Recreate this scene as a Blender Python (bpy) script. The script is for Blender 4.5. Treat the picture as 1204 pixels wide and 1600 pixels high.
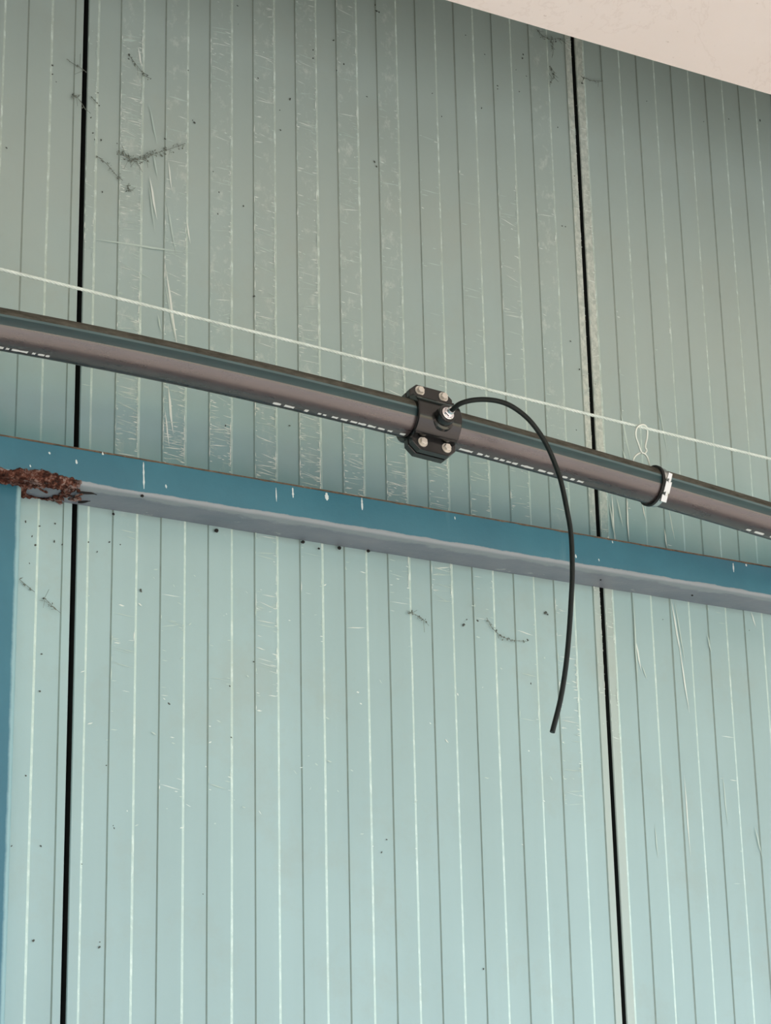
import bpy, bmesh, math, random
from mathutils import Vector, Matrix, noise
R = math.radians
scn = bpy.context.scene
C = scn.collection
for o in list(bpy.data.objects): bpy.data.objects.remove(o)

# ------------------------------------------------------------------ camera
YAW, PITCH, ROLL, F = 0.52897649, 0.33373893, -0.02215913, 3722.64
CAMZ = 1.55
CAM = Vector((-1.35523879, -3.2789016, CAMZ))
fw = Vector((math.sin(YAW)*math.cos(PITCH), math.cos(YAW)*math.cos(PITCH), math.sin(PITCH)))
r0 = Vector((math.cos(YAW), -math.sin(YAW), 0)); u0 = r0.cross(fw)
rt = math.cos(ROLL)*r0 + math.sin(ROLL)*u0
up = -math.sin(ROLL)*r0 + math.cos(ROLL)*u0
cd = bpy.data.cameras.new('camera'); cam = bpy.data.objects.new('camera', cd); C.objects.link(cam)
cd.sensor_fit = 'HORIZONTAL'; cd.sensor_width = 36; cd.lens = F*36/1204; cd.clip_start = .05; cd.clip_end = 500
m = Matrix.Identity(4)
for i in range(3): m[i][0] = rt[i]; m[i][1] = up[i]; m[i][2] = -fw[i]; m[i][3] = CAM[i]
cam.matrix_world = m
scn.camera = cam

# ------------------------------------------------------------------ light
w = bpy.data.worlds.new('world'); scn.world = w; w.use_nodes = True
nt = w.node_tree; nt.nodes.clear()
sky = nt.nodes.new('ShaderNodeTexSky'); sky.sky_type = 'NISHITA'; sky.sun_disc = False
sky.sun_elevation = R(50); sky.sun_rotation = R(145); sky.air_density = 1.2; sky.dust_density = 1.0; sky.ozone_density = 2.0
bg = nt.nodes.new('ShaderNodeBackground'); bg.inputs['Strength'].default_value = 0.245
wo = nt.nodes.new('ShaderNodeOutputWorld')
nt.links.new(sky.outputs[0], bg.inputs[0]); nt.links.new(bg.outputs[0], wo.inputs[0])
sd = bpy.data.lights.new('sun', 'SUN'); sd.energy = 5.2; sd.angle = R(1.0); sd.color = (1, .97, .93)
sun = bpy.data.objects.new('sun', sd); C.objects.link(sun)
# the sun stands high, in front of the wall (camera side) and to the right
az, el = R(35), R(50)
sdir = Vector((math.sin(az)*math.cos(el), -math.cos(az)*math.cos(el), math.sin(el)))
sun.rotation_euler = sdir.to_track_quat('Z', 'Y').to_euler(); sun.location = (3, -6, 8)
scn.view_settings.view_transform = 'Standard'; scn.view_settings.look = 'None'
scn.view_settings.gamma = 1; scn.view_settings.use_curve_mapping = False
scn.view_settings.exposure = 0.68

# ------------------------------------------------------------------ helpers
def ray(x, y): return fw*F + rt*(x-602) - up*(y-800)
def at_y(x, y, Y=0.0):
    d = ray(x, y); return CAM + d*((Y-CAM.y)/d.y)
def at_z(x, y, Z):
    d = ray(x, y); return CAM + d*((Z-CAM.z)/d.z)
def proj(P):
    d = Vector(P)-CAM; z = d.dot(fw); return 602+F*d.dot(rt)/z, 800-F*d.dot(up)/z
def link(o, parent=None):
    C.objects.link(o)
    if parent: o.parent = parent
    return o
def tag(o, label=None, cat=None, group=None, kind=None):
    if label: o['label'] = label
    if cat: o['category'] = cat
    if group: o['group'] = group
    if kind: o['kind'] = kind
    return o
def empty(name, loc=(0, 0, 0)):
    o = bpy.data.objects.new(name, None); o.location = loc; o.empty_display_size = .05
    return link(o)
def obj(name, bm, mats, parent=None, smooth=False, angle=None):
    me = bpy.data.meshes.new(name)
    bmesh.ops.recalc_face_normals(bm, faces=bm.faces)
    bm.to_mesh(me); bm.free()
    for mm in (mats if isinstance(mats, (list, tuple)) else [mats]): me.materials.append(mm)
    o = bpy.data.objects.new(name, me); link(o)
    if smooth:
        me.polygons.foreach_set('use_smooth', [True]*len(me.polygons))
        if angle: me.set_sharp_from_angle(angle=R(angle))
    if parent:
        o.parent = parent
        o.matrix_parent_inverse = parent_mat(parent).inverted()
    return o
def parent_mat(p):
    mm = p.matrix_basis.copy()
    while p.parent: 
        mm = p.parent.matrix_basis @ p.matrix_parent_inverse @ mm if False else mm
        break
    return mm
def add_box(bm, x0, x1, y0, y1, z0, z1, M=None, mat=0):
    vs = [bm.verts.new((x, y, z)) for x in (x0, x1) for y in (y0, y1) for z in (z0, z1)]
    fs = []
    for q in ((0, 1, 3, 2), (4, 6, 7, 5), (0, 4, 5, 1), (2, 3, 7, 6), (0, 2, 6, 4), (1, 5, 7, 3)):
        f = bm.faces.new([vs[i] for i in q]); f.material_index = mat; fs.append(f)
    if M:
        for v in vs: v.co = M @ v.co
    return vs
def add_prism(bm, outline, d0, d1, M, bev=0.0):
    """outline in local (u, w); extruded along local n from d0 to d1; M maps (u, n, w) to world"""
    n = len(outline)
    cx = sum(p[0] for p in outline)/n; cz = sum(p[1] for p in outline)/n
    rings = []
    lv = [(d0, bev), (d0+bev, 0), (d1-bev, 0), (d1, bev)] if bev else [(d0, 0), (d1, 0)]
    for d, s in lv:
        ring = []
        for (u, z) in outline:
            L = math.hypot(u-cx, z-cz); k = (L-s)/L
            ring.append(bm.verts.new(M @ Vector((cx+(u-cx)*k, d, cz+(z-cz)*k))))
        rings.append(ring)
    for a, b in zip(rings, rings[1:]):
        for i in range(n): bm.faces.new((a[i], a[(i+1) % n], b[(i+1) % n], b[i]))
    bm.faces.new(rings[0][::-1]); bm.faces.new(rings[-1])
def add_tube(bm, pts, r, n=12, caps=True, rad=None, mat=0):
    pts = [Vector(p) for p in pts]; rings = []
    t = (pts[1]-pts[0]).normalized()
    a = t.orthogonal().normalized()
    for i, p in enumerate(pts):
        t2 = ((pts[min(i+1, len(pts)-1)]-pts[max(i-1, 0)])).normalized()
        a = (a - t2*a.dot(t2)).normalized(); b = t2.cross(a)
        rr = rad[i] if rad else r
        rings.append([bm.verts.new(p+(a*math.cos(2*math.pi*k/n)+b*math.sin(2*math.pi*k/n))*rr) for k in range(n)])
    for A, B in zip(rings, rings[1:]):
        for k in range(n):
            f = bm.faces.new((A[k], A[(k+1) % n], B[(k+1) % n], B[k])); f.material_index = mat
    if caps: bm.faces.new(rings[0][::-1]).material_index = mat; bm.faces.new(rings[-1]).material_index = mat
def spline(pts, sub=8):
    pts = [Vector(p) for p in pts]; out = []
    P = [2*pts[0]-pts[1]]+pts+[2*pts[-1]-pts[-2]]
    for i in range(1, len(P)-2):
        for k in range(sub):
            t = k/sub; a, b, c, d = P[i-1], P[i], P[i+1], P[i+2]
            out.append(.5*((2*b)+(c-a)*t+(2*a-5*b+4*c-d)*t*t+(3*b-a-3*c+d)*t**3))
    out.append(pts[-1]); return out

# ---- materials
def srgb(r, g, b):
    f = lambda c: (c/255/12.92) if c/255 <= .04045 else ((c/255+.055)/1.055)**2.4
    return (f(r), f(g), f(b), 1)
class NT:
    def __init__(s, name, rough=.5, metal=0, spec=.5):
        s.m = bpy.data.materials.new(name); s.m.use_nodes = True; s.t = s.m.node_tree
        s.b = s.t.nodes['Principled BSDF']
        s.b.inputs['Roughness'].default_value = rough; s.b.inputs['Metallic'].default_value = metal
        s.b.inputs['Specular IOR Level'].default_value = spec
        s.tc = s.t.nodes.new('ShaderNodeTexCoord').outputs['Object']
    def mapv(s, scale=(1, 1, 1), rot=(0, 0, 0)):
        n = s.t.nodes.new('ShaderNodeMapping'); n.inputs['Scale'].default_value = scale; n.inputs['Rotation'].default_value = rot
        s.t.links.new(s.tc, n.inputs['Vector']); return n.outputs[0]
    def noise(s, scale, det=4, rough=.6, vec=None, dist=0):
        n = s.t.nodes.new('ShaderNodeTexNoise'); n.inputs['Scale'].default_value = scale; n.inputs['Detail'].default_value = det
        n.inputs['Roughness'].default_value = rough; n.inputs['Distortion'].default_value = dist
        s.t.links.new(vec or s.tc, n.inputs['Vector']); return n.outputs['Fac']
    def ramp(s, fac, stops, interp='LINEAR'):
        n = s.t.nodes.new('ShaderNodeValToRGB'); cr = n.color_ramp; cr.interpolation = interp
        while len(cr.elements) < len(stops): cr.elements.new(.5)
        for e, (p, c) in zip(cr.elements, stops):
            e.position = p; e.color = c if hasattr(c, '__len__') else (c, c, c, 1)
        s.t.links.new(fac, n.inputs[0]); return n.outputs[0]
    def mix(s, fac, a, b, mode='MIX'):
        n = s.t.nodes.new('ShaderNodeMix'); n.data_type = 'RGBA'; n.blend_type = mode
        for sock, v in ((n.inputs['Factor'], fac), (n.inputs['A'], a), (n.inputs['B'], b)):
            if hasattr(v, 'is_linked'): s.t.links.new(v, sock)
            else: sock.default_value = v
        # colour sockets are the RGBA ones
        return n.outputs['Result']
    def math(s, op, a, b=0.0):
        n = s.t.nodes.new('ShaderNodeMath'); n.operation = op
        for i, v in enumerate((a, b)):
            if hasattr(v, 'is_linked'): s.t.links.new(v, n.inputs[i])
            else: n.inputs[i].default_value = v
        return n.outputs[0]
    def sep(s):
        n = s.t.nodes.new('ShaderNodeSeparateXYZ'); s.t.links.new(s.tc, n.inputs[0]); return n.outputs
    def col(s, c):
        if hasattr(c, 'is_linked'): s.t.links.new(c, s.b.inputs['Base Color'])
        else: s.b.inputs['Base Color'].default_value = c
        return s
    def rough(s, c): s.t.links.new(c, s.b.inputs['Roughness']); return s
    def bump(s, h, st=.3, dist=.001):
        n = s.t.nodes.new('ShaderNodeBump'); n.inputs['Strength'].default_value = st; n.inputs['Distance'].default_value = dist
        s.t.links.new(h, n.inputs['Height']); s.t.links.new(n.outputs[0], s.b.inputs['Normal']); return s
def mixc(s, fac, a, b, mode='MIX'):
    n = s.t.nodes.new('ShaderNodeMix'); n.data_type = 'RGBA'; n.blend_type = mode
    sf = n.inputs[0]; sa = n.inputs[6]; sb = n.inputs[7]
    for sock, v in ((sf, fac), (sa, a), (sb, b)):
        if hasattr(v, 'is_linked'): s.t.links.new(v, sock)
        else: sock.default_value = v
    return n.outputs[2]
NT.mix = mixc

PAINT = (.322, .478, .49, 1)
def panel_paint(name, base, worn=None, wornscale=60, thr=(.5, .6), amount=1.0, high=False):
    t = NT(name, .38, 0, .5)
    big = t.ramp(t.noise(1.3, 3), [(.3, (.90, .90, .90, 1)), (.7, (1.05, 1.05, 1.05, 1))])
    streak = t.ramp(t.noise(9, 4, vec=t.mapv((1, 1, .08))), [(.35, (.96, .96, .95, 1)), (.7, (1.03, 1.03, 1.03, 1))])
    c = t.mix(1.0, base, big, 'MULTIPLY'); c = t.mix(1.0, c, streak, 'MULTIPLY')
    grime = t.ramp(t.noise(5, 6, .7), [(.52, 0.0), (.75, .32)])
    c = t.mix(grime, c, (.30, .33, .27, 1))
    dust = t.ramp(t.math('ADD', t.math('MULTIPLY', t.math('SUBTRACT', t.sep()[2], 2.8), 1.6), t.math('SUBTRACT', t.noise(2.2, 4), .5)), [(.1, 0.0), (.9, .55)])
    c = t.mix(dust, c, (.39, .455, .395, 1))   # dust film high on the wall
    if worn:
        f = t.ramp(t.noise(wornscale, 5, .75, vec=t.mapv((1, 1, .7))), [(thr[0], 0.0), (thr[1], amount)])
        if high:
            zf = t.ramp(t.math('ADD', t.math('MULTIPLY', t.math('SUBTRACT', t.sep()[2], 2.75), 5.0), t.math('SUBTRACT', t.noise(3, 3), .5)), [(.1, 0.0), (.9, 1.0)])
            f = t.math('MULTIPLY', f, zf)
        c = t.mix(f, c, worn)
    # wall colour turned blue just above the beam, fading unevenly upward
    tint = t.math('SUBTRACT', 1.0, t.math('MULTIPLY', t.math('SUBTRACT', t.sep()[2], CAMZ+1.29), 4.2))
    tint = t.math('ADD', tint, t.math('MULTIPLY', t.math('SUBTRACT', t.noise(2.6, 4, .6), .5), 1.1))
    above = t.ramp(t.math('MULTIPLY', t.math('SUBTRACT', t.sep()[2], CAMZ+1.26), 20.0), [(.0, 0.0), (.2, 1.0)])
    tint = t.math('MULTIPLY', t.ramp(tint, [(.0, 0.0), (.45, .25), (1.0, .8)], 'EASE'), above)
    c = t.mix(tint, c, (.075, .25, .285, 1))
    t.col(c); t.bump(t.noise(25, 3), .12, .002)
    return t.m
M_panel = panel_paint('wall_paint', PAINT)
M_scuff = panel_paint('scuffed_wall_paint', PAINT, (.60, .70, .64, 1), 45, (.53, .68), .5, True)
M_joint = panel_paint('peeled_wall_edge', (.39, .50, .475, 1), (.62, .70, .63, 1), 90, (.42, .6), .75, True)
M_lit_bevel = panel_paint('lit_worn_rib_edge', (.47, .64, .60, 1), (.62, .77, .72, 1), 50, (.48, .64), .8)  # right bevels: lit side painted in as a paler base, worn patches over it
M_lit_bevel.node_tree.nodes['Principled BSDF'].inputs['Roughness'].default_value = .26
M_shade_bevel = panel_paint('shaded_rib_crease', (.27, .375, .35, 1), (.19, .25, .22, 1), 30, (.5, .7), .5)  # left bevels: shaded side painted in as a darker base colour
M_core = NT('dark_joint', .9).col((.006, .012, .011, 1)).m
def flat(name, c, rough=.6, metal=0, spec=.5): return NT(name, rough, metal, spec).col(c).m
M_scr1 = flat('faint_scratch', (.46, .60, .555, 1), .55)
M_scr2 = flat('bright_scratch', (.68, .78, .73, 1), .6)
M_speck = flat('black_speck', (.07, .085, .075, 1), .9)
M_web = flat('dusty_web', (.17, .205, .175, 1), .95)
M_white = flat('white_dropping', (.62, .72, .72, 1), .7)

# ------------------------------------------------------------------ the setting
def structure(o): o['kind'] = 'structure'; return o
GAP = .36; GC = at_y(950, 74, -GAP).z; GT = GC+.5   # ceiling height; top of the wall seen
ZB0, ZB1 = CAMZ+1.243, CAMZ+1.303   # beam face
random.seed(4)
P = 1/12; RL, RD = .0231, .0641
wall = structure(empty('wall_back', (0, 0, 0)))
def panel_mesh(n):
    rnd = random.Random(50+n)
    g = .0042; dep = .0019
    prof = [(g, .028, 5), (g, .0022, 2), (g+.0012, 0, 1)]     # x, y, material of the strip that starts here
    for i in range(12):
        scuff = 1
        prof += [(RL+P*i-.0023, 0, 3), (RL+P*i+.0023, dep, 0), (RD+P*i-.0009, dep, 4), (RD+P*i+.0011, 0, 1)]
    prof += [(1-g-.0012, 0, 2), (1-g, .0022, 5), (1-g, .028, 0)]
    bm = bmesh.new(); rows = []
    zs = [0.0]+[.3*k+.12 for k in range(1, 15)]+[GT+.45]
    for z in zs:
        rows.append([bm.verts.new((n+x+(rnd.uniform(-.0004, .0004) if 3 <= i < len(prof)-3 else 0), y, z)) for i, (x, y, _) in enumerate(prof)])
    for a, b in zip(rows, rows[1:]):
        for i in range(len(prof)-1):
            f = bm.faces.new((a[i], a[i+1], b[i+1], b[i])); mt = prof[i][2]; xx = prof[i][0]
            if mt == 1:
                k = round((xx-RD)/P)
                if xx < .02 or xx > .97: mt = 2 if n in (0, 1) and (xx > .97 if n == 0 else xx < .02) else 0
                elif n == 0 and k in (0, 1, 2, 3, 4, 5, 6, 10): mt = 1
                elif n == 0: mt = 0
                else: mt = 0
            if mt == 2 and not ((n == 0 and xx > .5) or (n == 1 and xx < .5)) : mt = 0
            f.material_index = mt
    return bm
panels = {}
for n in range(-3, 6):
    panels[n] = obj('wall_panel', panel_mesh(n), [M_panel, M_scuff, M_joint, M_lit_bevel, M_shade_bevel, M_core], wall)
bm = bmesh.new(); add_box(bm, -3, 6, .0279, .10, 0, GT+.45); obj('panel_core', bm, M_core, wall)

# ceiling slab, stopping short of the wall so that the wall runs on up behind its rear edge
t = NT('cream_ceiling', .75, 0, .3)
c = t.ramp(t.noise(1.6, 5, .6), [(.3, (.89, .80, .74, 1)), (.7, (.94, .87, .82, 1))])
crk = t.ramp(t.noise(2.2, 6, .7, dist=.8), [(.49, 0.0), (.498, .10), (.502, .10), (.51, 0.0)])
c = t.mix(crk, c, (.50, .38, .31, 1))
spk = t.ramp(t.noise(70, 3, .7), [(.68, 0.0), (.74, .4)])
c = t.mix(spk, c, (.40, .30, .25, 1)); t.col(c); t.bump(t.noise(9, 5), .2, .004)
YR = -3.7
bm = bmesh.new(); add_box(bm, -3, 6, YR, -GAP, GC, GC+.12)
ceiling = structure(obj('ceiling', bm, t.m))
M_unseen_roof = flat('unseen_roof_sheet', (.22, .24, .24, 1), .6)
bm = bmesh.new(); add_box(bm, -3, 6, YR-.1, .12, GT+.45, GT+.5); add_box(bm, -3, 6, YR-.1, YR-.001, 3.35, GT+.45)  # unseen roof; its front drop is added to hold back skylight on the wall
structure(obj('unseen_roof_1', bm, M_unseen_roof))
# floor
t = NT('sunlit_concrete', .85, 0, .3)
c = t.ramp(t.noise(.7, 6, .6), [(.3, (.50, .415, .345, 1)), (.7, (.60, .50, .42, 1))])
c = t.mix(t.ramp(t.noise(30, 4), [(.5, 0.0), (.7, .3)]), c, (.35, .29, .25, 1)); t.col(c); t.bump(t.noise(40, 4), .3, .003)
bm = bmesh.new(); add_box(bm, -25, 25, -45, .1, -.15, 0); structure(obj('floor', bm, t.m))
# unseen side wall, added to cut the light coming from the left
M_side = flat('added_wall_grey', (.16, .17, .17, 1), .8)
bm = bmesh.new(); add_box(bm, -3.15, -3.0, YR-.1, .1, 0, GT+.5); structure(obj('added_left_wall', bm, M_side))

# ------------------------------------------------------------------ scratches, specks (wear on the panels)
ry = random.Random(77)
def quad_tick(bm, x, z, L, h, ang, mat, y=-.00035):
    y = y-ry.random()*.0009
    dx, dz = math.cos(ang), math.sin(ang)
    pts = [(0, 0), (L*.35, h*.5), (L, h*.1), (L*.6, -h*.5)]
    bm.faces.new([bm.verts.new((x+a*dx-b*dz, y, z+a*dz+b*dx)) for a, b in pts]).material_index = mat
rs = random.Random(11)
def zpix(x, y): p = at_y(x, y); return p.x, p.z
def strip_ticks(bm, n, k, y0, y1, num, bright=.3, wide=1.0):
    """short level rub marks across raised strip k of panel n between picture heights y0 and y1"""
    xa = n+RD+P*(k-1)+.0015 if k > 0 else n+.005
    xb = n+RL+P*k-.0015 if k < 12 else n+.9955
    px = proj((xa, 0, 2.5))[0]
    za, zb = at_y(px, y1).z, at_y(px, y0).z
    clusters = [rs.uniform(za, zb) for _ in range(max(2, num//6))]
    for _ in range(num):
        z = rs.uniform(za, zb) if rs.random() < .45 else rs.choice(clusters)+rs.gauss(0, .014)
        W = xb-xa; L = min(W, rs.choice((.08, .11, .14, .18, .22, .28, .4, .9))*W*rs.uniform(.8, 1.2))
        side = rs.random()
        x = xb-L if side < .5 else (xa if side < .85 else rs.uniform(xa, xb-L))
        if z < 0: continue
        br = rs.random() < bright
        h = rs.uniform(.0006, .0020)*wide
        quad_tick(bm, x, z+rs.uniform(-.001, .001), L, h, rs.gauss(-.04, .13), 1 if br else 0)
        if rs.random() < .35:     # rubbed rim beside the edge
            xe = xb-.0018 if side < .5 else xa
            quad_tick(bm, xe, z, rs.uniform(.006, .022), rs.uniform(.0008, .0022), math.pi/2, 1 if br else 0)
def line_px(bm, x0, y0, x1, y1, wd, mat, y=-.0004):
    a, b = at_y(x0, y0), at_y(x1, y1); d = (b-a); L = d.length
    quad_tick(bm, a.x, a.z, L, wd, math.atan2(d.z, d.x), mat, y)
bm = bmesh.new()
for k, y0, y1, num, br in ((0, 0, 700, 60, .25), (1, 30, 700, 250, .35), (2, 150, 700, 110, .3), (3, 0, 720, 130, .3), (4, 0, 750, 200, .4),
                           (5, 0, 770, 210, .4), (6, 0, 780, 130, .25), (7, 150, 800, 90, .2), (7, 560, 800, 70, .3), (8, 200, 820, 40, .2), (8, 620, 820, 55, .4),
                           (9, 720, 840, 30, .2), (9, 100, 700, 20, .1), (10, 250, 820, 90, .35), (11, 300, 860, 30, .3), (12, 60, 1150, 150, .5)):
    strip_ticks(bm, 0, k, y0, y1, num, br)
for k, y0, y1, num, br in ((2, 600, 730, 60, .5), (3, 620, 740, 60, .6), (1, 560, 720, 70, .5), (4, 620, 760, 60, .6), (5, 640, 780, 60, .6), (6, 640, 790, 60, .5), (7, 660, 800, 60, .6), (1, 60, 350, 80, .7), (4, 840, 1100, 55, .6), (2, 900, 1250, 16, .3), (3, 850, 1250, 14, .3), (5, 850, 980, 10, .4), (7, 860, 960, 18, .5), (8, 880, 930, 22, .6),
                           (11, 930, 1250, 80, .5), (1, 820, 1200, 16, .3), (9, 900, 1050, 8, .4), (10, 900, 1200, 8, .3), (6, 840, 1000, 6, .3)):
    strip_ticks(bm, 0, k, y0, y1, num, br)
for a in ((255, 430, 276, 545, .003, 0), (232, 160, 246, 228, .0032, 0), (238, 235, 247, 282, .003, 0), (233, 275, 245, 345, .0045, 1), (232, 285, 242, 365, .003, 0),
          (262, 250, 268, 300, .003, 1), (259, 310, 275, 400, .0035, 0), (258, 415, 277, 545, .0045, 1), (262, 600, 270, 680, .005, 1), (246, 490, 252, 520, .003, 0),
          (140, 373, 306, 397, .0042, 0), (262, 150, 295, 160, .0035, 0), (186, 410, 240, 438, .002, 0), (290, 340, 297, 382, .003, 1), (257, 640, 264, 700, .003, 1),
          (190, 62, 214, 64, .006, 0), (215, 72, 222, 110, .004, 1)):
    line_px(bm, *a)
rw = random.Random(31)
for _ in range(70):      # tiny chips low on the panel
    p = at_y(rw.uniform(125, 930), rw.uniform(880, 1330)); quad_tick(bm, p.x, p.z, rw.uniform(.002, .011), rw.uniform(.001, .003), rw.gauss(-.1, .5), 0 if rw.random() < .6 else 1)
s = obj('scratch_marks', bm, [M_scr1, M_scr2], panels[0]); s['kind'] = 'stuff'
bm = bmesh.new()
for k, y0, y1, num, br in ((0, 100, 860, 130, .5), (0, 900, 1150, 50, .4), (1, 450, 900, 14, .3), (2, 450, 900, 10, .3), (3, 900, 1400, 8, .3), (5, 1100, 1400, 8, .3)):
    strip_ticks(bm, 1, k, y0, y1, num, br)
for a in ((968, 640, 985, 720, .005, 0), (971, 700, 982, 738, .004, 0), (1025, 620, 1043, 712, .0028, 0), (962, 775, 973, 825, .003, 0), (978, 778, 982, 846, .0035, 1),
          (1002, 785, 1008, 813, .0028, 1), (1043, 790, 1054, 846, .0028, 0), (1037, 826, 1041, 857, .0026, 1), (988, 930, 996, 1080, .0035, 0), (992, 1000, 1001, 1050, .004, 1),
          (1047, 935, 1064, 1030, .004, 1), (1052, 936, 1070, 1040, .003, 0), (1060, 1010, 1076, 1115, .0035, 1), (1002, 1040, 1010, 1062, .003, 0), (1104, 990, 1110, 1020, .003, 0),
          (1068, 1210, 1078, 1340, .003, 1), (1128, 1210, 1136, 1290, .0028, 0), (1022, 1290, 1027, 1340, .0028, 0), (1178, 1290, 1190, 1340, .003, 0), (1172, 955, 1180, 980, .003, 1),
          (950, 780, 962, 850, .004, 0), (955, 770, 960, 850, .003, 1)):
    line_px(bm, *a)
s = obj('scratch_marks', bm, [M_scr1, M_scr2], panels[1]); s['kind'] = 'stuff'

def blob(bm, p, r, rnd, flat_=.5, elong=1.0, ang=0):
    """a small irregular lump stuck on the wall"""
    n = 7; ring = []; top = bm.verts.new(p+Vector((0, -r*flat_, 0)))
    for k in range(n):
        a = 2*math.pi*k/n; rr = r*rnd.uniform(.6, 1.25)
        x, z = rr*math.cos(a)*elong, rr*math.sin(a)
        ring.append(bm.verts.new(p+Vector((x*math.cos(ang)-z*math.sin(ang), 0, x*math.sin(ang)+z*math.cos(ang)))))
    for k in range(n): bm.faces.new((top, ring[k], ring[(k+1) % n]))
    bm.faces.new(ring[::-1])
specks = {-1: [(10, 231, 2), (18, 1322, 1.5), (52, 1470, 2.2), (65, 1022, 2), (62, 1080, 2), (40, 815, 2.5), (62, 822, 2), (55, 852, 3), (86, 818, 2), (85, 846, 2), (97, 851, 2),
               (50, 838, 2), (68, 935, 2), (46, 880, 1.5), (82, 102, 2.5), (82, 116, 2), (88, 128, 1.6), (114, 148, 2.2), (64, 1322, 1.5), (40, 1212, 2)],
          0: [(155, 165, 2), (153, 145, 1.5), (142, 184, 2), (145, 208, 2), (148, 218, 2), (158, 219, 2), (183, 224, 1.5), (202, 86, 3), (201, 92, 2), (230, 118, 2), (304, 192, 2.4), (301, 188, 1.5),
              (294, 110, 1.5), (371, 9, 1.8), (372, 38, 1.2), (380, 322, 2), (342, 300, 2.2), (340, 334, 1.6), (333, 268, 1.5), (258, 217, 2), (403, 122, 2), (437, 172, 1.5), (438, 203, 1.8), (453, 155, 2.4),
              (489, 78, 2), (489, 91, 2), (521, 63, 2.5), (526, 110, 1.6), (588, 17, 3.2), (586, 8, 2.2), (592, 19, 2), (537, 100, 2), (573, 151, 2), (585, 253, 2.2), (588, 260, 2.4), (675, 146, 1.8), (690, 182, 1.6),
              (397, 463, 2.6), (352, 665, 2.2), (452, 665, 1.8), (727, 55, 2), (757, 85, 2), (817, 85, 2.2), (816, 91, 2), (806, 109, 1.6), (822, 119, 1.6), (777, 134, 2.3), (777, 139, 2), (811, 143, 1.8), (752, 169, 1.8),
              (861, 108, 2.4), (864, 116, 2.4), (860, 128, 2), (871, 199, 1.8), (900, 165, 1.4), (840, 48, 2.4), (855, 60, 2.6), (868, 65, 2.4), (897, 275, 1.6), (878, 353, 1.8), (883, 354, 2), (891, 533, 1.8),
              (900, 672, 1.5), (724, 976, 3), (746, 970, 2.5), (729, 968, 1.6), (660, 968, 1.8), (666, 972, 2), (655, 963, 2), (640, 958, 1.5), (852, 957, 3.4), (855, 960, 2.5), (264, 1100, 2.4), (220, 923, 3), (171, 847, 2.2), (138, 847, 1.8),
              (152, 862, 1.5), (188, 851, 1.6), (155, 1480, 2.2), (156, 1472, 1.4), (361, 1152, 2), (359, 1072, 1.6), (396, 1034, 2), (166, 1196, 1.5), (317, 1397, 1.4), (178, 1294, 1.6), (596, 1332, 2), (604, 1312, 1.4), (755, 1514, 2), (829, 1068, 2), (177, 1290, 1.2),
              (795, 998, 2), (824, 1000, 2.4), (781, 993, 1.8), (775, 985, 2), (128, 1350, 1), (160, 300, 1.6)],
          1: [(909, 130, 3.4), (912, 122, 2.2), (1138, 186, 1.8), (1099, 190, 1.3), (1187, 188, 2.4), (1010, 158, 1.2), (905, 577, 2.4), (911, 587, 2), (1035, 968, 1.2), (1170, 985, 1.3), (930, 600, 1.2)]}
for n, L in specks.items():
    bm = bmesh.new(); rr = random.Random(n+7)
    for x, y, r in L:
        p = at_y(x, y, 0); blob(bm, Vector((p.x, -.0001, p.z)), r*.0007, rr, .5, rr.uniform(1, 1.8), rr.uniform(0, 3))
    s = obj('dirt_specks', bm, M_speck, panels[n]); s['kind'] = 'stuff'
# cobweb strands, dust hanging in them
def cobweb(name, paths, label, seed, dens=1.0):
    bm = bmesh.new(); rr = random.Random(seed)
    first = None
    for pts, thick in paths:
        q = [at_y(x, y, -.004) for x, y in pts]
        if first is None: first = q[0]
        cv = spline(q, 6)
        add_tube(bm, cv, .0004, 4)
        for a, b in zip(cv, cv[1:]):
            L = (b-a).length
            for _ in range(int(L/.0022*thick*dens)+1):
                if rr.random() < .45: continue
                t_ = rr.random(); p = a.lerp(b, t_)+Vector((rr.gauss(0, .0018*thick), rr.uniform(-.001, .003), rr.gauss(0, .0022*thick)))
                blob(bm, p, rr.uniform(.0005, .0015), rr, 1.0, rr.uniform(1, 2.5), rr.uniform(0, 3))
            if rr.random() < .5*thick:
                p = a.lerp(b, rr.random()); add_tube(bm, [p, p+Vector((rr.gauss(0, .006), .0, rr.gauss(-.002, .008)))], .00035, 3)
    root = bm
    o = obj(name, bm, M_web); tag(o, label, 'cobweb'); o['kind'] = 'stuff'
    return o
cobweb('cobweb', [([(184, 238), (200, 246), (222, 249), (240, 240), (262, 234), (290, 224)], 1.6), ([(196, 240), (204, 250), (214, 252)], 1.6), ([(222, 249), (236, 238)], 1.3)],
       'thick dusty cobweb strand crossing the scratched ribs above the rope near the left joint', 1)
cobweb('cobweb', [([(150, 243), (162, 252), (172, 262), (183, 275), (192, 282)], .8), ([(198, 290), (205, 300)], 1.4)],
       'thin cobweb strand sloping down just right of the left black joint', 2)
cobweb('cobweb', [([(200, 84), (212, 100), (222, 112), (232, 118)], .6), ([(226, 118), (234, 122)], .8)],
       'faint cobweb wisp highest on the scratched rib at upper left', 3, .6)
cobweb('cobweb', [([(104, 92), (112, 98), (126, 106), (134, 112)], .4), ([(114, 148), (124, 156), (134, 172)], .8), ([(142, 150), (152, 162)], .8), ([(112, 150), (126, 148)], .8)],
       'wisps of dusty cobweb lying across the left black joint', 4)
cobweb('cobweb', [([(760, 965), (768, 980), (782, 993), (800, 1000), (824, 1002)], .7)], 'thin curved cobweb strand below the blue beam, left of the hanging hose', 5)
cobweb('cobweb', [([(640, 957), (652, 962), (666, 972)], 1.0)], 'short cobweb wisp below the blue beam under the saddle clamp', 6)
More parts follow.
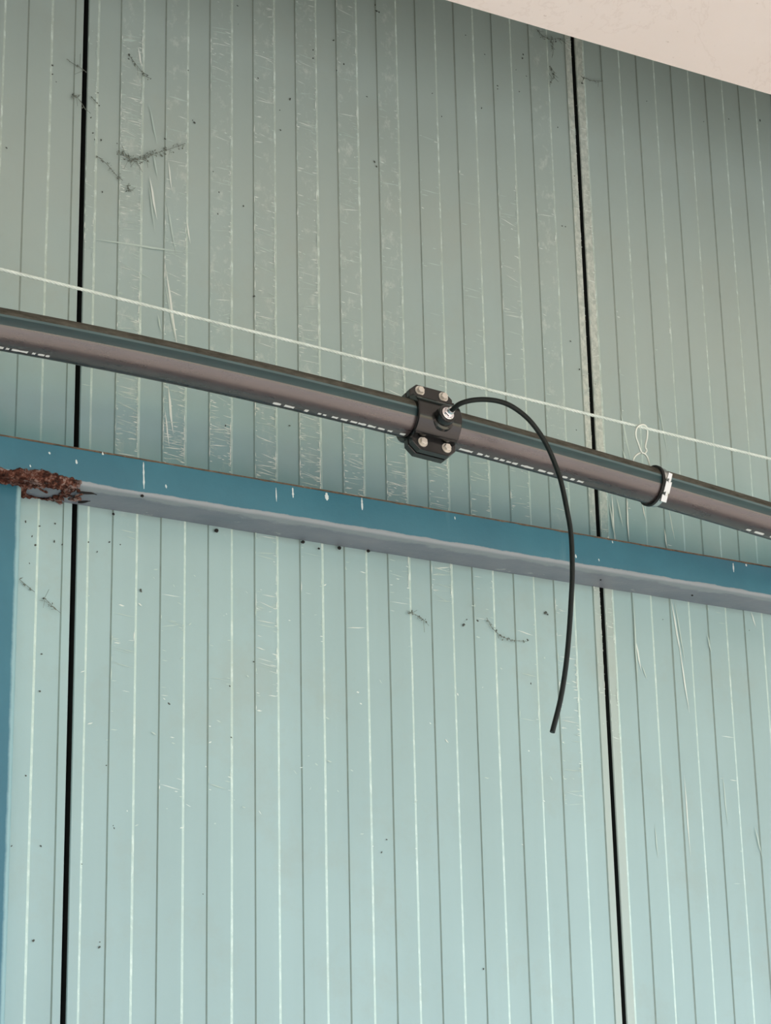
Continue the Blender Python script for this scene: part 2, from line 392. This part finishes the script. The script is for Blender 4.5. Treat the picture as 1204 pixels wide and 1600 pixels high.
cobweb('cobweb', [([(838, 46), (848, 56), (860, 62), (872, 60), (884, 68)], 1.3), ([(860, 62), (864, 76), (862, 90)], .6), ([(860, 104), (866, 118), (858, 132)], 1.2)],
       'dark cobweb tangle under the ceiling edge, left of the right black joint', 7)
cobweb('cobweb', [([(909, 128), (914, 122), (924, 126), (942, 127)], .5)], 'hairlike cobweb just right of the right black joint near the ceiling', 8)
cobweb('cobweb', [([(30, 905), (42, 915), (54, 925)], .7), ([(68, 933), (78, 943), (86, 952)], .9)], 'cobweb wisps low at the left between blue post and black joint', 9)

# ------------------------------------------------------------------ blue beam on the wall
YB = -.084
def blue(name, light=False):
    t = NT(name, .42, 0, .5)
    c = t.ramp(t.noise(6, 5, .6), [(.3, (.022, .128, .188, 1)), (.7, (.032, .165, .23, 1))])
    if light: c = t.ramp(t.noise(12, 5, .6), [(.3, (.10, .32, .40, 1)), (.7, (.20, .45, .52, 1))])
    return t, c
t, c = blue('blue_beam_paint')
s3 = t.sep()
# flaking edge: paint gone from the underside up to a ragged line on the lower corner
zz = t.math('SUBTRACT', s3[2], ZB0)
nz = t.math('MULTIPLY', t.math('SUBTRACT', t.noise(9, 6, .65), .5), .012)
h = t.math('ADD', zz, nz)
hb = t.math('MULTIPLY', h, 50.0)
along = t.math('ADD', t.math('SUBTRACT', s3[1], YB), t.math('MULTIPLY', t.math('SUBTRACT', t.noise(16, 6, .7, vec=t.mapv((.6, 1, 1))), .5), .075))
rim = t.ramp(t.math('MULTIPLY', along, 20.0), [(.30, .85), (.48, 0.0)])
under = t.ramp(t.noise(7, 6, .65, vec=t.mapv((.6, 1.2, 1))), [(.32, (.12, .16, .20, 1)), (.5, (.165, .20, .24, 1)), (.68, (.21, .235, .27, 1))])
flk = t.ramp(t.noise(38, 5, .7, vec=t.mapv((.5, 1, 1))), [(.64, 0.0), (.67, .7)])
under = t.mix(flk, under, (.38, .42, .43, 1))
c2 = t.mix(rim, under, (.27, .32, .345, 1))          # pale rim along the corner
isface = t.ramp(hb, [(.30, 0.0), (.38, 1.0)])
drip = t.ramp(t.noise(14, 4, .6, vec=t.mapv((1, 1, .12))), [(.62, 0.0), (.72, .25)])
c = t.mix(drip, c, (.20, .36, .38, 1))
c = t.mix(isface, c2, c)
t.col(c); t.bump(t.noise(30, 5, .7), .35, .002)
M_beam = t.m
beam = tag(empty('wall_beam', (-3, 0, ZB0)), 'long blue painted steel beam with flaking grey underside fixed across the wall', 'beam')
def beam_profile():
    r = .005; pts = [(0, ZB1), (YB+.002, ZB1), (YB, ZB1-.002)]
    for k in range(7):
        a = k/6*math.pi/2; pts.append((YB+r-r*math.cos(a), ZB0+r-r*math.sin(a)))
    pts.append((0, ZB0)); return pts
bm = bmesh.new(); prof = beam_profile(); rb = random.Random(3)
xs = [-3+9*k/220 for k in range(221)]; rows = []
for x in xs: rows.append([bm.verts.new((x, y+(.0006*noise.noise(Vector((x*9, y*20, z*20)))), z+(.0008*noise.noise(Vector((x*7, y*30, z*9+4)))))) for y, z in prof])
for a, b in zip(rows, rows[1:]):
    for i in range(len(prof)-1): bm.faces.new((a[i], b[i], b[i+1], a[i+1]))
bm.faces.new(rows[0]); bm.faces.new(rows[-1][::-1])
obj('steel_section', bm, M_beam, beam, True, 35)
# rusty top rim
t = NT('rusty_rim', .85); t.col(t.ramp(t.noise(60, 5, .7), [(.35, (.05, .045, .035, 1)), (.55, (.13, .085, .05, 1)), (.75, (.20, .22, .20, 1))])); M_rim = t.m
bm = bmesh.new(); prev = None
for k in range(901):
    x = -3+9*k/900; hgt = .0016+.0012*noise.noise(Vector((x*40, 0, 0)))+.0006*noise.noise(Vector((x*170, 3, 0)))
    cur = [bm.verts.new((x, YB-.0004, ZB1-.0004-hgt)), bm.verts.new((x, YB-.0004, ZB1+.0006)), bm.verts.new((x, YB+.010, ZB1+.0006))]
    if prev:
        bm.faces.new((prev[0], cur[0], cur[1], prev[1])); bm.faces.new((prev[1], cur[1], cur[2], prev[2]))
    prev = cur
obj('rusty_rim', bm, M_rim, beam)
# pale drips on the face
rd = random.Random(8)
for x, y0, y1, wd in ((224, 722, 764, .0045), (259, 757, 763, .004), (457, 762, 778, .0045), (431, 762, 784, .003), (510, 770, 782, .007), (565, 778, 797, .0045), (119, 718, 725, .005),
                      (160, 706, 711, .006), (77, 706, 710, .004), (47, 726, 730, .003), (894, 838, 849, .004), (899, 866, 872, .0045), (956, 845, 849, .004), (1145, 880, 894, .004), (1165, 881, 885, .004), (710, 807, 812, .0035), (935, 873, 877, .003)):
    a, b = at_y(x, y0, YB-.0003), at_y(x+1, y1, YB-.0003)
    bm = bmesh.new(); n = 8; prevr = None
    for k in range(n+1):
        p = a.lerp(b, k/n); ww = wd*.5*(math.sin(math.pi*min(1, (k+.6)/(n+1)))**.6)*rd.uniform(.55, 1.1)
        cur = [bm.verts.new(p+Vector((-ww, .0004, 0))), bm.verts.new(p+Vector((0, -.0006, 0))), bm.verts.new(p+Vector((ww, .0004, 0)))]
        if prevr:
            bm.faces.new((prevr[0], prevr[1], cur[1], cur[0])); bm.faces.new((prevr[1], prevr[2], cur[2], cur[1]))
        prevr = cur
    obj('white_drip', bm, M_white, beam, True)
M_plug = flat('black_dirt', (.012, .014, .013, 1), .95)
# black dirt plugs in the corner under the beam
for x, y, r in ((338, 829, 4), (473, 847, 3.6), (498, 857, 2.4), (530, 856, 3.8), (575, 861, 3.2), (222, 775, 3), (260, 777, 3.2), (177, 803, 2.6), (938, 906, 2), (1081, 930, 2.2)):
    u = at_z(x, y, ZB0-.0005) if y < 800 or x > 900 else None
    p = u if (u and -.084 < u.y < 0) else Vector((at_y(x, y, -.004).x, -.004, at_y(x, y, -.004).z))
    bm = bmesh.new(); bmesh.ops.create_icosphere(bm, subdivisions=2, radius=r*.00075)
    for v in bm.verts: v.co *= 1+.35*noise.noise(v.co*600+Vector((x, 0, 0))); v.co.x *= 1.25
    bmesh.ops.translate(bm, vec=p, verts=bm.verts); obj('dirt_plug', bm, M_plug, beam, True)

# rust crust at the left end, over the post
t = NT('rust_crust', .92, 0, .2)
c = t.ramp(t.noise(85, 6, .75), [(.38, (.010, .008, .007, 1)), (.47, (.065, .026, .018, 1)), (.54, (.14, .055, .036, 1)), (.58, (.24, .14, .11, 1)), (.66, (.42, .36, .33, 1))])
pk = t.ramp(t.noise(36, 5, .7, vec=t.mapv((1, 1.3, 1), (0, 0, .4))), [(.54, 0.0), (.60, .8)])
c = t.mix(pk, c, (.33, .27, .25, 1))
c = t.mix(t.ramp(t.noise(28, 5, .7), [(.40, .6), (.56, 0.0)]), c, (.085, .028, .018, 1))
t.col(c); t.bump(t.noise(160, 6, .75), .9, .004); M_rust = t.m
M_rsoot = NT('dark_crack', .95).col((.012, .012, .012, 1)).m
def crust_pos(u, v):
    """v: mm along the section, from the face (negative) round the corner to the underside (positive)"""
    if v < 0: return Vector((u, YB, ZB0-v)), Vector((0, -1, 0))
    return Vector((u, YB+v, ZB0)), Vector((0, 0, -1))
bm = bmesh.new(); grid = {}
NU, NV = 230, 110
U0, U1 = -.46, .035
def inside(u, v):
    uu = (u-(-.165))/.17 if u > -.165 else (u+.165)/.30
    e = 1-abs(uu)
    k = .42*noise.noise(Vector((u*22, v*26, 1.7)))+.22*noise.noise(Vector((u*70, v*80, 5)))
    top = -.0085*math.exp(-((u+.085)/.055)**2)-.0035+.003*noise.noise(Vector((u*60, 0, 9)))
    if v < top: return False
    if u > -.026+.010*noise.noise(Vector((v*90, 2, 0)))*2: 
        return False
    if u > -.175:   # bare lilac patch left among the rust
        if ((u+.066)/.026)**2+((v-.054)/.025)**2+k*1.3 < 1.1: return False
        if v > .078+k*.02 and u < -.03: return False
    return True
for i in range(NU+1):
    for j in range(NV+1):
        u = U0+(U1-U0)*i/NU; v = -.030+(.084+.030)*j/NV
        if inside(u, v):
            p, n = crust_pos(u, v)
            hgt = .0008+.0075*max(0, noise.noise(Vector((u*90, v*110, 0))))+.006*abs(noise.noise(Vector((u*160, v*230, 3))))
            grid[i, j] = bm.verts.new(p+n*hgt)
for (i, j) in list(grid):
    q = [(i, j), (i+1, j), (i+1, j+1), (i, j+1)]
    if all(a in grid for a in q): bm.faces.new([grid[a] for a in q])
for v in [v for v in bm.verts if not v.link_faces]: bm.verts.remove(v)
g = bmesh.ops.extrude_face_region(bm, geom=[e for e in bm.edges if e.is_boundary] if 0 else list(bm.faces))
for v in [e for e in g['geom'] if isinstance(e, bmesh.types.BMVert)]:
    v.co += Vector((0, .003, .003))
obj('rust_crust', bm, M_rust, beam, True, 40)
# loose flakes of scale curling off
rf = random.Random(21)
for k in range(34):
    x = rf.uniform(5, 125); y = rf.uniform(735, 757) if x < 40 else rf.uniform(745, 783)
    p = at_z(x, y, ZB0-.004)
    if not (YB-.004 < p.y < -.004): continue
    bm = bmesh.new(); bmesh.ops.create_icosphere(bm, subdivisions=2, radius=1)
    sx, sy, sz = rf.uniform(.004, .011), rf.uniform(.002, .006), rf.uniform(.0008, .002)
    R3 = Matrix.Rotation(rf.uniform(-1, 1), 3, 'Z') @ Matrix.Rotation(rf.uniform(-.6, .6), 3, 'X') @ Matrix.Rotation(rf.uniform(-.4, .4), 3, 'Y')
    for v in bm.verts:
        q = v.co*(1+.4*noise.noise(v.co*2+Vector((k, 0, 0)))); v.co = p+R3 @ Vector((q.x*sx, q.y*sy, q.z*sz))
    obj('rust_flake', bm, M_rust, beam, True)
for pts in (((120, 768), (132, 770), (144, 771), (151, 773)), ((122, 785), (132, 784), (141, 783))):
    q = [at_z(x, y, ZB0-.0012) for x, y in pts]
    q = [Vector((a.x, min(a.y, -.002), a.z)) for a in q]
    bm = bmesh.new(); add_tube(bm, spline(q, 4), .0018, 6, True, [.0006+.0017*math.sin(math.pi*min(1, .15+k/(4*(len(q)-1)))) for k in range(4*(len(q)-1)+1)])
    obj('open_crack', bm, M_rsoot, beam, True)

# ------------------------------------------------------------------ blue post under the beam
t, c = blue('blue_post_paint')
s3 = t.sep()
edge = t.math('ADD', t.math('MULTIPLY', t.math('ADD', s3[0], .122), 60.0), t.math('MULTIPLY', t.noise(20, 5, .7), .35))
t_l = t.ramp(edge, [(.48, 0.0), (.75, .8)])
c = t.mix(t_l, c, (.30, .50, .53, 1))
chip = t.ramp(t.noise(55, 5, .75), [(.70, 0.0), (.72, 1.0)]); c = t.mix(chip, c, (.10, .16, .17, 1))
t.col(c); t.bump(t.noise(30, 4), .2, .002); M_post = t.m
YC = -.046; XC = -.105
post = tag(empty('steel_post', (-.2, 0, 0)), 'blue painted steel post at the left edge standing under the beam', 'post')
bm = bmesh.new(); prof = [(-.300, -.0002), (-.300, YC)]
for k in range(6):
    a = k/5*math.pi/2; prof.append((XC-.010+.010*math.sin(a), YC+.010-.010*math.cos(a)))
prof.append((XC, -.0002))
rows = []
zs = [0, .5, 1, 1.5, 2, 2.4, ZB0-.0005]
for z in zs: rows.append([bm.verts.new((x, y, z)) for x, y in prof])
for a, b in zip(rows, rows[1:]):
    for i in range(len(prof)): bm.faces.new((a[i], a[(i+1) % len(prof)], b[(i+1) % len(prof)], b[i]))
bm.faces.new(rows[0][::-1]); bm.faces.new(rows[-1])
obj('post_shaft', bm, M_post, post, True, 40)
bm = bmesh.new(); add_box(bm, -.33, XC+.03, YC-.03, -.002, 0, .012); obj('base_plate', bm, M_post, post)

# ------------------------------------------------------------------ black pipe
YP = -.24
mid = [(0, 512.5), (128, 540), (265, 568), (400, 597), (520, 623.5), (600, 643), (720, 674.5), (850, 712.5), (920, 733), (1090, 780), (1204, 814)]
cen = [at_y(x, y, YP) for x, y in mid]
# least squares cubic z(X) for an even sweep
import numpy as np
co = np.polyfit([p.x for p in cen], [p.z for p in cen], 3)
xa, xb = cen[0].x-.1, cen[-1].x+.1
def pz(X):
    if X < xa: return float(np.polyval(co, xa))+float(np.polyval(np.polyder(co), xa))*(X-xa)*.3
    if X > xb: return float(np.polyval(co, xb))+float(np.polyval(np.polyder(co), xb))*(X-xb)*.6
    return float(np.polyval(co, X))
RP = .0315
def paxis(X):
    p = Vector((X, YP, pz(X))); tq = Vector((.02, 0, pz(X+.01)-pz(X-.01))).normalized()
    nn = Vector((0, -1, 0)); ww = nn.cross(tq)*-1
    if ww.z < 0: ww = -ww
    return p, tq, nn, ww
# ring angle: 0 faces outward (-Y), 90 is up
t = NT('black_polyethylene', .3, 0, .5); t.b.inputs['IOR'].default_value = 2.0
n1 = t.noise(120, 4, .7, vec=t.mapv((.15, 1, 1))); n2 = t.noise(9, 4, .6, vec=t.mapv((.5, 1, 1)))
c = t.ramp(n1, [(.3, (.012, .008, .008, 1)), (.7, (.038, .026, .026, 1))])
c = t.mix(t.ramp(n2, [(.4, 0.0), (.7, .4)]), c, (.07, .05, .05, 1))
t.col(c); t.rough(t.ramp(n1, [(.3, .24), (.7, .36)])); M_pipe = t.m
t = NT('dusty_pipe_top', .9, 0, .15)
t.col(t.ramp(t.noise(90, 5, .75, vec=t.mapv((.3, 1, 1))), [(.3, (.04, .039, .031, 1)), (.7, (.12, .117, .097, 1))])); M_ptop = t.m
t = NT('blue_pipe_stripe', .4); t.col(t.ramp(t.noise(60, 4, .7, vec=t.mapv((.1, 1, 1))), [(.3, (.012, .034, .042, 1)), (.7, (.018, .058, .064, 1))])); M_stripe = t.m
t = NT('pale_stripe_edge', .5); t.col(t.ramp(t.noise(60, 4, .7, vec=t.mapv((.1, 1, 1))), [(.3, (.06, .115, .125, 1)), (.7, (.10, .165, .175, 1))])); M_sedge = t.m
pipe = tag(empty('water_pipe', (-3, YP, 0)), 'long black plastic water pipe with a dark blue stripe slung under the wire rope', 'pipe')
angs = [0]
A = sorted(set([-180+4*k for k in range(90)]))
bm = bmesh.new(); rows = []
X0, X1 = -3.0, 5.2; NX = 200
for i in range(NX+1):
    X = X0+(X1-X0)*i/NX; p, tq, nn, ww = paxis(X)
    rows.append([bm.verts.new(p+nn*RP*math.cos(R(a))+ww*RP*math.sin(R(a))) for a in A])
def pmat(a):
    if 18 <= a < 175: return 1
    if 12 <= a < 18: return 3
    if -14 <= a < 12: return 2
    return 0
for a, b in zip(rows, rows[1:]):
    for k in range(len(A)):
        bm.faces.new((a[k], a[(k+1) % len(A)], b[(k+1) % len(A)], b[k])).material_index = pmat(A[k])
bm.faces.new(rows[0]); bm.faces.new(rows[-1][::-1])
obj('pipe_wall', bm, [M_pipe, M_ptop, M_stripe, M_sedge], pipe, True, 60)
# printed marks along the lower front, each dash a bit of the print seen edge-on
rp = random.Random(5); bm = bmesh.new()
def px_to_X(px):
    lo, hi = -1, 3
    for _ in range(40):
        m_ = (lo+hi)/2
        if proj(paxis(m_)[0])[0] < px: lo = m_
        else: hi = m_
    return lo
def dash(xa_, xb_, ang=-81):
    X_a, X_b = px_to_X(xa_), px_to_X(xb_); n = max(2, int((X_b-X_a)/.004)); pr = None
    for k in range(n+1):
        X = X_a+(X_b-X_a)*k/n; p, tq, nn, ww = paxis(X); da = rp.uniform(3.5, 6)
        cur = [bm.verts.new(p+(nn*math.cos(R(ang+s_))+ww*math.sin(R(ang+s_)))*(RP+.0003)) for s_ in (-da, da)]
        if pr: bm.faces.new((pr[0], pr[1], cur[1], cur[0]))
        pr = cur
for a, b in ((-40, -18), (-12, 4), (8, 13), (17, 42), (49, 54), (58, 68), (70, 76), (425, 437), (443, 458), (474, 480), (495, 500), (503, 508), (517, 526), (531, 541), (546, 556), (558, 570), (573, 585), (589, 599), (604, 611), (623, 631),
             (716, 736), (744, 752), (756, 762), (770, 776), (779, 786), (789, 796), (798, 806), (812, 831), (839, 850), (853, 862), (876, 884), (889, 895), (900, 909), (1163, 1170), (1176, 1190), (1200, 1212), (1218, 1240)):
    dash(a, b)
s = obj('white_printing', bm, flat('white_print', (.72, .76, .74, 1), .6), pipe); s['kind'] = 'stuff'

# ------------------------------------------------------------------ wire rope
rope_px = [(0, 423), (128, 451), (264, 484), (400, 518), (530, 551), (680, 590), (800, 620), (920, 648.5), (1010, 668), (1204, 717)]
rc = [at_y(x, y, YP) for x, y in rope_px]
co2 = np.polyfit([p.x for p in rc], [p.z for p in rc], 2)
ra, rbx = rc[0].x, rc[-1].x
def rz(X):
    if X < ra: return float(np.polyval(co2, ra)+np.polyval(np.polyder(co2), ra)*(X-ra))
    if X > rbx: return float(np.polyval(co2, rbx)+np.polyval(np.polyder(co2), rbx)*(X-rbx))
    return float(np.polyval(co2, X))
t = NT('galvanised_rope', .5, .1, .5); t.col(t.ramp(t.noise(40, 3), [(.3, (.54, .66, .62, 1)), (.7, (.76, .88, .84, 1))])); M_rope = t.m
rope = tag(empty('wire_rope', (-3, YP, rz(-3))), 'thin twisted galvanised wire rope stretched slantwise above the black pipe', 'rope')
for s_ in range(4):
    bm = bmesh.new(); pts = []; X = -.45; st = .0024
    while X < 1.75:
        a = 2*math.pi*(X/.030+s_/4); pts.append((X, YP+.0015*math.cos(a), rz(X)+.0015*math.sin(a))); X += st
    add_tube(bm, pts, .00125, 6); obj('strand', bm, M_rope, rope, True)
bm = bmesh.new(); add_tube(bm, [(-3, YP, rz(-3)), (-.45, YP, rz(-.45))], .0024, 8); add_tube(bm, [(1.75, YP, rz(1.75)), (5.2, YP, rz(5.2))], .0024, 8)
add_tube(bm, [(-.45+.1*k, YP, rz(-.45+.1*k)) for k in range(23)], .0010, 5); obj('rope_core', bm, M_rope, rope, True)

# ------------------------------------------------------------------ saddle clamp on the pipe
t = NT('black_clamp_plastic', .22, 0, .5); t.b.inputs['IOR'].default_value = 1.62; M_blk = t.col((.003, .004, .004, 1)).m
M_bolt = flat('bolt_zinc', (.72, .70, .64, 1), .38, .75)
M_chrome = flat('chrome', (.80, .80, .82, 1), .14, 1)
XS = px_to_X(669)
p0, tq, nn, ww = paxis(XS)
LM = Matrix.Identity(4)
for i in range(3): LM[i][0] = tq[i]; LM[i][1] = nn[i]; LM[i][2] = ww[i]; LM[i][3] = p0[i]
LM = LM @ Matrix.Rotation(R(9), 4, 'X')
saddle = tag(empty('pipe_saddle', p0), 'black plastic saddle clamp with four bolts gripping the pipe at picture centre', 'pipe clamp')
HL = .040   # half length along the pipe
def half_shell(sign, HLs):
    """sign +1 front half, -1 rear half"""
    bm = bmesh.new(); ri, ro = RP+.0002, RP+.0080; n = 28
    cols = []
    for u, dr in ((-HLs, -.0015), (-HLs+.0015, 0), (HLs-.0015, 0), (HLs, -.0015)):
        outer = [bm.verts.new(LM @ Vector((u, sign*(ro+dr)*math.cos(a), (ro+dr)*math.sin(a)))) for a in [math.pi*(k/n-.5)*.985 for k in range(n+1)]]
        inner = [bm.verts.new(LM @ Vector((u, sign*ri*math.cos(a), ri*math.sin(a)))) for a in [math.pi*(k/n-.5)*.985 for k in range(n+1)]]
        cols.append((outer, inner))
    for (o1, i1), (o2, i2) in zip(cols, cols[1:]):
        for k in range(n):
            bm.faces.new((o1[k], o1[k+1], o2[k+1], o2[k])); bm.faces.new((i1[k], i2[k], i2[k+1], i1[k+1]))
        bm.faces.new((o1[0], o2[0], i2[0], i1[0])); bm.faces.new((o1[n], i1[n], i2[n], o2[n]))
    for o1, i1 in (cols[0], cols[-1]):
        for k in range(n): bm.faces.new((o1[k], i1[k], i1[k+1], o1[k+1]))
    return bm
front = obj('front_shell', half_shell(1, HL), M_blk, saddle, True, 35)
back = obj('rear_shell', half_shell(-1, HL), M_blk, saddle, True, 35)
def flange(sgn, d0, d1):
    bm = bmesh.new(); z0, z1 = sgn*.0300, sgn*.0600
    out = [(-HL, z0), (HL, z0), (HL, sgn*.048), (HL-.013, z1), (-HL+.013, z1), (-HL, sgn*.048)]
    if sgn < 0: out = out[::-1]
    add_prism(bm, out, d0, d1, LM, .0012); return bm
for s_ in (1, -1):
    obj('front_flange', flange(s_, .0012, .0135), M_blk, saddle)
    obj('rear_flange', flange(s_, -.0135, -.0008), M_blk, saddle)
    bm = bmesh.new()    # long rib where flange meets shell
    add_prism(bm, [(-HL+.002, s_*.0335), (HL-.002, s_*.0335), (HL-.002, s_*.0368), (-HL+.002, s_*.0368)], .0128, .0215, LM, .0006)
    obj('stiffening_rib', bm, M_blk, saddle)
def hexbolt(u, z, d, r=.0062, h=.0055):
    rot_ = random.Random(int(u*9000+z*7000)).uniform(0, 1)
    bm = bmesh.new(); add_prism(bm, [(u+r*math.cos(rot_+k*math.pi/3), z+r*math.sin(rot_+k*math.pi/3)) for k in range(6)], d+.0012, d+.0012+h, LM, .0008)
    b = obj('bolt', bm, M_bolt, saddle)
    bm = bmesh.new(); add_prism(bm, [(u+.0085*math.cos(k*math.pi/10), z+.0085*math.sin(k*math.pi/10)) for k in range(20)], d, d+.0013, LM)
    obj('washer', bm, M_bolt, b)
    bm = bmesh.new(); add_tube(bm, [LM @ Vector((u, -.024, z)), LM @ Vector((u, d, z))], .0033, 10); obj('bolt_shank', bm, M_bolt, b)
for u in (-.0215, .0225):
    for z in (.0490, -.0465): hexbolt(u, z, .0135)
# outlet boss, metal fitting
UB, ZO = .005, -.007
def lathe(bm, prof, n=28, cu=UB, cz=ZO, M=None):
    M = M or LM; rings = [[bm.verts.new(M @ Vector((cu+r*math.cos(2*math.pi*k/n), d, cz+r*math.sin(2*math.pi*k/n)))) for k in range(n)] for d, r in prof]
    for a, b in zip(rings, rings[1:]):
        for k in range(n): bm.faces.new((a[k], a[(k+1) % n], b[(k+1) % n], b[k]))
    bm.faces.new(rings[0][::-1]); bm.faces.new(rings[-1])
bm = bmesh.new(); lathe(bm, [(.030, .0215), (.036, .0205), (.0375, .0165), (.050, .0160), (.0515, .0150), (.0515, .0115), (.049, .0110)]); obj('outlet_boss', bm, M_blk, saddle, True, 35)
bm = bmesh.new(); lathe(bm, [(.0485, .0108), (.0525, .0108), (.0530, .0100)]); fit = obj('metal_fitting', bm, M_chrome, saddle, True, 35)
bm = bmesh.new(); add_prism(bm, [(UB+.0085*math.cos(k*math.pi/3+.3), ZO+.0085*math.sin(k*math.pi/3+.3)) for k in range(6)], .052, .0585, LM, .0008); obj('hex_nut', bm, M_chrome, fit)
bm = bmesh.new(); lathe(bm, [(.058, .0062), (.0635, .0058), (.0645, .0052)], 20); obj('hose_collar', bm, M_chrome, fit, True, 35)

# ------------------------------------------------------------------ black hose
tip = LM @ Vector((UB, .060, ZO))
hp = [(718, 631, .080), (736.5, 625.6, .092), (758.5, 624.3, .102), (780.4, 627.4, .110), (798.7, 634.7, .115), (817, 647.5, .118), (831.5, 662, .12), (846, 682, .12), (857, 702, .12), (866.3, 724, .12), (875.4, 750, .12),
      (884.5, 792, .12), (891.8, 836, .12), (893.8, 891, .12), (892, 936, .12), (888.6, 990, .12), (883.5, 1042, .12), (875, 1094, .12), (862.5, 1144, .12)]
pts = [tip-nn*.006, tip+nn*.004]+[at_y(x, y, YP-o) for x, y, o in hp]
cv = spline(pts, 6)
t = NT('black_hose', .45, 0, .3); t.col((.004, .009, .008, 1)); M_hose = t.m
bm = bmesh.new(); add_tube(bm, cv, .0041, 14, False)
# open end: a short wall and a bore
e0, e1 = cv[-1], (cv[-1]-cv[-2]).normalized()
add_tube(bm, [e0, e0+e1*.0001, e0-e1*.012], .003, 14, False, [.0041, .0028, .0028])
hose = obj('thin_hose', bm, M_hose, None, True, 60)
tag(hose, 'thin black hose arching out of the saddle clamp and hanging down loose', 'hose')

# ------------------------------------------------------------------ hanger: wire hook and hose clamp
M_steel = NT('bright_steel_strip', .28, .9).col((.56, .60, .59, 1)).m
M_wire = NT('zinc_wire', .4, .6).col((.72, .80, .75, 1)).m
M_rub = flat('black_rubber', (.008, .009, .009, 1), .55)
XH = px_to_X(1021)
q0, tq2, nn2, ww2 = paxis(XH)
HM = Matrix.Identity(4)
for i in range(3): HM[i][0] = tq2[i]; HM[i][1] = nn2[i]; HM[i][2] = ww2[i]; HM[i][3] = q0[i]
clampo = tag(empty('hose_clamp', q0), 'bright steel band clamp with rubber lining tightened round the pipe at right', 'hose clamp')
def band(r0_, r1_, u0_, u1_):
    bm = bmesh.new(); n = 48; rg = []
    for u, r in ((u0_, r0_), (u0_, r1_), (u1_, r1_), (u1_, r0_)):
        rg.append([bm.verts.new(HM @ Vector((u, r*math.cos(2*math.pi*k/n), r*math.sin(2*math.pi*k/n)))) for k in range(n)])
    for a, b in zip(rg, rg[1:]+rg[:1]):
        for k in range(n): bm.faces.new((a[k], a[(k+1) % n], b[(k+1) % n], b[k]))
    return bm
obj('steel_band', band(RP+.0012, RP+.0026, -.002, .008), M_steel, clampo, True, 35)
obj('rubber_lining', band(RP+.0002, RP+.0042, -.0065, -.0018), M_rub, clampo, True, 35)
def rotM(a):   # frame on the band at ring angle a: local n points outward
    return HM @ Matrix.Rotation(R(a), 4, 'X') 
Ms = rotM(-22)
bm = bmesh.new(); add_prism(bm, [(-.003, -.008), (.009, -.008), (.009, .012), (-.003, .012)], RP+.0020, RP+.0068, Ms, .0008); hs = obj('screw_housing', bm, M_steel, clampo)
bm = bmesh.new(); add_prism(bm, [(-.001, .013), (.008, .013), (.0075, .026), (-.0005, .027)], RP+.0024, RP+.0042, Ms, .0004); obj('band_tongue', bm, M_steel, clampo)
bm = bmesh.new(); add_prism(bm, [(-.004, -.024), (.008, -.024), (.008, -.011), (-.004, -.011)], RP+.0022, RP+.0060, Ms, .0008); obj('lower_lug', bm, M_steel, clampo)
bm = bmesh.new(); add_tube(bm, [Ms @ Vector((.003, RP+.0055, -.0125)), Ms @ Vector((.003, RP+.0055, -.006))], .0040, 8); add_tube(bm, [Ms @ Vector((.003, RP+.0055, .010)), Ms @ Vector((.003, RP+.0055, .0165))], .0028, 8)
obj('clamp_screw', bm, M_steel, clampo, True, 35)
# wire hook: narrow upper loop over the rope, ring below that passes round behind the pipe top
hook = tag(empty('wire_hook', at_y(1003, 708, YP)), 'bent zinc wire hook looped over the rope holding up the pipe', 'hook')
up_pts = [(1002.5, 709, -.001), (999.5, 702, .0), (996.5, 693, 0), (993.2, 684, 0), (992.6, 675, .001), (994.5, 668.5, .003), (999, 664.6, .004), (1005, 663.8, .003), (1009.5, 667.5, .0), (1010.8, 675, -.002), (1010.3, 684, -.003),
          (1008.2, 693, -.003), (1007.6, 699, -.002), (1009.5, 704, -.002), (1006.5, 709.5, .0)]
bm = bmesh.new(); add_tube(bm, spline([at_y(x, y, YP-o) for x, y, o in up_pts], 5), .0017, 8); obj('upper_loop', bm, M_wire, hook, True)
low = [(1004, 707, .0), (998, 708.5, .0), (992.5, 712, .0), (989, 718, .0), (988.2, 726, -.006), (990, 736, -.012)]
low2 = [(1001, 707, .002), (1007, 709.5, .002), (1010.8, 715, .002), (1013, 722, .004), (1014.6, 729, .012), (1017.5, 735, .020)]
bm = bmesh.new(); add_tube(bm, spline([at_y(x, y, YP-o) for x, y, o in low], 5), .0016, 8); add_tube(bm, spline([at_y(x, y, YP-o) for x, y, o in low2], 5), .0016, 8)
obj('lower_ring', bm, M_wire, hook, True)
